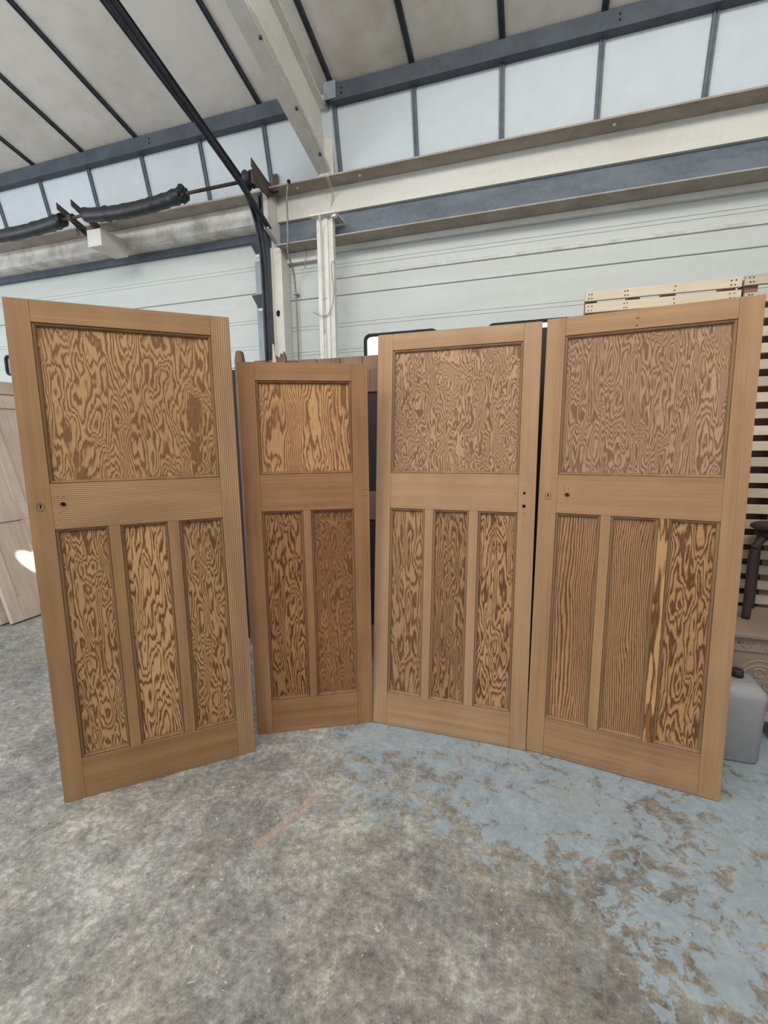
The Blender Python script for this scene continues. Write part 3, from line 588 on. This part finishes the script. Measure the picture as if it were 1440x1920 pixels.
# leaning old doors at the left edge: parallel to the side wall, tops tipped to the left
def leaner(name, s, t0, t1, h, L, label, mat, rails, bead, th=.04):
    root = bpy.data.objects.new(name, None); COL.objects.link(root); root.location = W(s, t0, .012)
    # local x = along t, local y = away from the face, local z = up
    m = Matrix((N, -U, Vector((0, 0, 1)))).transposed(); root.rotation_euler = (m @ Matrix.Rotation(R(-L), 3, 'X')).to_euler(); tag(root, label, 'door', 'old doors leaning at the left')
    w = t1 - t0; q = .1
    def part(nm, x0, x1, z0, z1, y0=0, th_=th): bm = B(); box(bm, x0, x1, y0, y0 + th_, z0, z1); return link(nm, bm, mat, root, .003, seg=1)
    part('stile', 0, q, 0, h); part('stile', w - q, w, 0, h)
    for a, b in rails: part('rail', q + .001, w - q - .001, a, b)
    for (a, b), (c, d) in zip(rails, rails[1:]):
        part('panel', q, w - q, b, c, .014, .012)
        if bead: part('bead', w / 2 - .045, w / 2 + .045, b, c, 0, th)
    return root
leaner('weathered_door', -4.0, 2.46, 3.22, 1.98, 17.5, 'pale weathered panelled door leaning front-most at the left edge', 'old_door_wood', [(0, .2), (.84, 1.0), (1.86, 1.98)], 1)
leaner('weathered_door', -4.07, 2.42, 3.26, 2.11, 16.5, 'taller pale old door leaning behind the front-most one at the left edge', 'pale_timber_grey', [(0, .2), (.9, 1.1), (1.7, 1.8), (1.99, 2.11)], 0)
leaner('weathered_door', -4.2, 2.20, 2.9, 1.9, 16, 'brown old door leaning furthest left, only its foot corner showing', 'dark_timber', [(0, .2), (.9, 1.1), (1.78, 1.9)], 0)

# slatted pallets stood on edge along the right
def pallet(name, s0, s1, t, top, pitch, label, mats_, count, jit):
    r = Root(name, (s0 + s1) / 2, t, 0, label, 'pallet', 'slatted pallets standing on edge')
    for k in range(count):
        z1 = top - k * pitch + random.uniform(-jit, jit); z0 = z1 - .049
        if z0 < .01: break
        bm = B(); box(bm, s0 + random.uniform(-.004, .004), s1, t - random.uniform(0, .003), t + .02, z0, z1); o = r.add('slat', bm, mats_[0] if random.random() < .6 else mats_[1], .0015, seg=1)
    for s in (s0 + .035, s0 + .25, (s0 + s1) / 2 + .05, s1 - .05):
        bm = B(); box(bm, s - .03, s + .03, t + .021, t + .11, .0, top - .01); r.add('bearer', bm, 'brown_timber', .002, seg=1)
    bm = B()
    for k in range(4):
        for s in (s0 + .02, s0 + .035, s0 + .20, s0 + .215, s0 + .44, s1 - .05, s1 - .03):
            for dz in (-.013, -.035): tube(bm, [(s + random.uniform(-.004, .004), t - .0045, top - k * pitch + dz), (s, t, top - k * pitch + dz)], .0028, 6)
    tag(r.add('nail_heads', bm, 'void'), kind='stuff')
    return r
pallet('slatted_pallet', .243, .985, 2.95, 2.27, .0635, 'pale slatted pallet whose left end rises above the right pine door', ('pale_timber', 'pale_timber_grey'), 40, .002)
pallet('slatted_pallet', .99, 1.9, 2.93, 2.27, .0835, 'slatted pallet at the right edge behind the dark stool', ('pale_timber_grey', 'pale_timber'), 40, .003)
bm = B(); box(bm, .28, 1.9, 3.09, 3.11, 0, 2.2); single('backing_board', bm, 'brown_timber', 1.1, 3.1, 0, 'dark brown board standing behind the slats of both pallets', 'board', bevel=.002)

# carved blanket chest
r = Root('blanket_chest', .75, 2.7, 0, 'carved dry oak blanket chest in the right corner under the stool', 'chest')
x0, x1, y0, y1, zt = .30, 1.235, 2.50, 3.02 - .1, .545
y1 = 2.90
bm = B(); box(bm, x0 - .02, x1 + .01, y0 - .03, y1, zt - .022, zt); r.add('lid', bm, 'oak', .005)
bm = B(); box(bm, x0, x1 - .01, y0, y0 + .02, zt - .10, zt - .023); r.add('frieze_rail', bm, 'oak_dark', .003)
bm = B(); box(bm, x0, x1 - .01, y0, y0 + .02, .10, .15); r.add('bottom_rail', bm, 'oak', .003)
bm = B(); box(bm, x0 + .01, x1 - .02, y0 + .008, y0 + .016, .15, zt - .10); r.add('front_panel', bm, 'oak_dark')
for a in (x0, x1 - .09):
    for b in (y0, y1 - .06): bm = B(); box(bm, a, a + .08, b - .002, b + .05, 0, zt - .023); r.add('leg', bm, 'oak', .003)
bm = B(); box(bm, x1 - .03, x1 - .014, y0 + .05, y1 - .06, .1, zt - .023); box(bm, x0 + .005, x0 + .02, y0 + .05, y1 - .06, .1, zt - .023); box(bm, x0, x1 - .02, y1 - .03, y1 - .015, .1, zt - .023); r.add('side_panel', bm, 'oak')
bm = B()
def spiral(cx, cz, r0, turns, d, rr=.0035, y=y0): tube(bm, [(cx + d * (r0 * (1 - .8 * k / 40)) * math.cos(k / 40 * turns * 2 * PI), y - .0005, cz + (r0 * (1 - .8 * k / 40)) * math.sin(k / 40 * turns * 2 * PI)) for k in range(41)], rr, 6)
for i in range(6):
    cx = x0 + .12 + i * .145; spiral(cx, zt - .062, .026, 1.6, 1 if i % 2 else -1); spiral(cx, zt - .062, .034, .8, -1, .0025)
    tube(bm, [(cx + .03 + .085 * k / 10, y0, zt - .062 + .024 * math.sin(k / 10 * 2 * PI)) for k in range(11)], .003, 6)
r.add('carved_scroll', bm, 'oak')
bm = B()
for i in range(3):
    cx = x0 + .23 + i * .27
    for q in (.12, .105): tube(bm, [(cx + q * math.cos(a), y0 + .008, .20 + q * 1.7 * math.sin(a)) for a in [PI * k / 20 for k in range(21)]], .004, 6)
    for dx, dz in ((0, .12), (.04, .06), (-.04, .06), (0, .02)): tube(bm, [(cx + dx + .022 * math.cos(2 * PI * k / 16), y0 + .008, .22 + dz + .022 * math.sin(2 * PI * k / 16)) for k in range(17)], .0035, 6)
r.add('carved_arch', bm, 'oak')
# stool on the chest
r = Root('dark_stool', 1.19, 2.72, zt, 'dark round-seated stool with curved legs standing on the oak chest', 'stool')
bm = B(); lathe(bm, [(.02, 1.0), (.115, 1.0), (.132, 1.008), (.132, 1.02), (.12, 1.028), (.10, 1.024), (.02, 1.022)], (1.195, 2.74), 40); r.add('seat', bm, 'stool')
bm = B(); lathe(bm, [(.02, .965), (.105, .965), (.11, .972), (.11, 1.0), (.02, 1.0)], (1.195, 2.74), 40); r.add('seat_rim', bm, 'stool')
for a in (200, 290, 20, 110):
    ca, sa = math.cos(R(a)), math.sin(R(a)); px = lambda q, z: (1.195 + q * ca, 2.74 + q * sa, z)
    bm = B(); tube(bm, bend([px(.07, .975), px(.105, .955), px(.135, .915), px(.142, .85), px(.140, .68), px(.142, .548)], 0), .019, 10); r.add('leg', bm, 'stool')
# plastic container in front of the chest
r = Root('plastic_container', .92, 2.38, 0, 'dusty white square plastic container with dark cap before the oak chest', 'container')
def rings(bm, spec, cx, cy):
    R_ = []
    for w_, d_, z in spec: R_.append([bm.verts.new((cx + a, cy + b, z)) for a, b in rrect(w_, d_, min(w_, d_) * .2, 4)])
    for Aa, Bb in zip(R_, R_[1:]):
        n = len(Aa)
        for k in range(n): f = bm.faces.new((Aa[k], Aa[(k + 1) % n], Bb[(k + 1) % n], Bb[k])); f.smooth = True
    bm.faces.new(R_[0][::-1]); bm.faces.new(R_[-1])
bm = B(); rings(bm, [(.22, .17, 0), (.24, .19, .012), (.25, .20, .30), (.255, .205, .315), (.245, .195, .335), (.20, .15, .362), (.15, .11, .372)], .90, 2.375); r.add('body', bm, 'plastic')
bm = B(); lathe(bm, [(.026, .37), (.026, .40), (.022, .405), (.01, .405)], (.93, 2.38), 20); r.add('screw_cap', bm, 'cap')
bm = B(); tube(bm, bend([(.84, 2.375, .368), (.85, 2.375, .40), (.875, 2.375, .402), (.885, 2.375, .37)], 0), .009, 8); r.add('handle', bm, 'plastic')

# wood shavings and grit on the floor
bm = B()
for k in range(420):
    s = random.uniform(-1.8, 1.3); t = random.uniform(.55, 2.6); a = random.uniform(0, PI); l = random.uniform(.001, .0038); wd = random.uniform(.0005, .0012)
    ca, sa = math.cos(a), math.sin(a); z = .0006
    P = [(s + ca * l - sa * wd, t + sa * l + ca * wd, z + random.uniform(0, .002)), (s - ca * l - sa * wd, t - sa * l + ca * wd, z), (s - ca * l + sa * wd, t - sa * l - ca * wd, z), (s + ca * l + sa * wd, t + sa * l - ca * wd, z + .001)]
    Q = [(x, y, zz + .0012) for x, y, zz in P]; V = [bm.verts.new(p) for p in P + Q]
    for f in ((3, 2, 1, 0), (4, 5, 6, 7), (0, 1, 5, 4), (1, 2, 6, 5), (2, 3, 7, 6), (3, 0, 4, 7)): bm.faces.new([V[i] for i in f])
single('wood_shavings', bm, 'cable', 0, 1.5, 0, 'tiny pale wood shavings and grit scattered over the concrete floor', 'debris', kind='stuff')
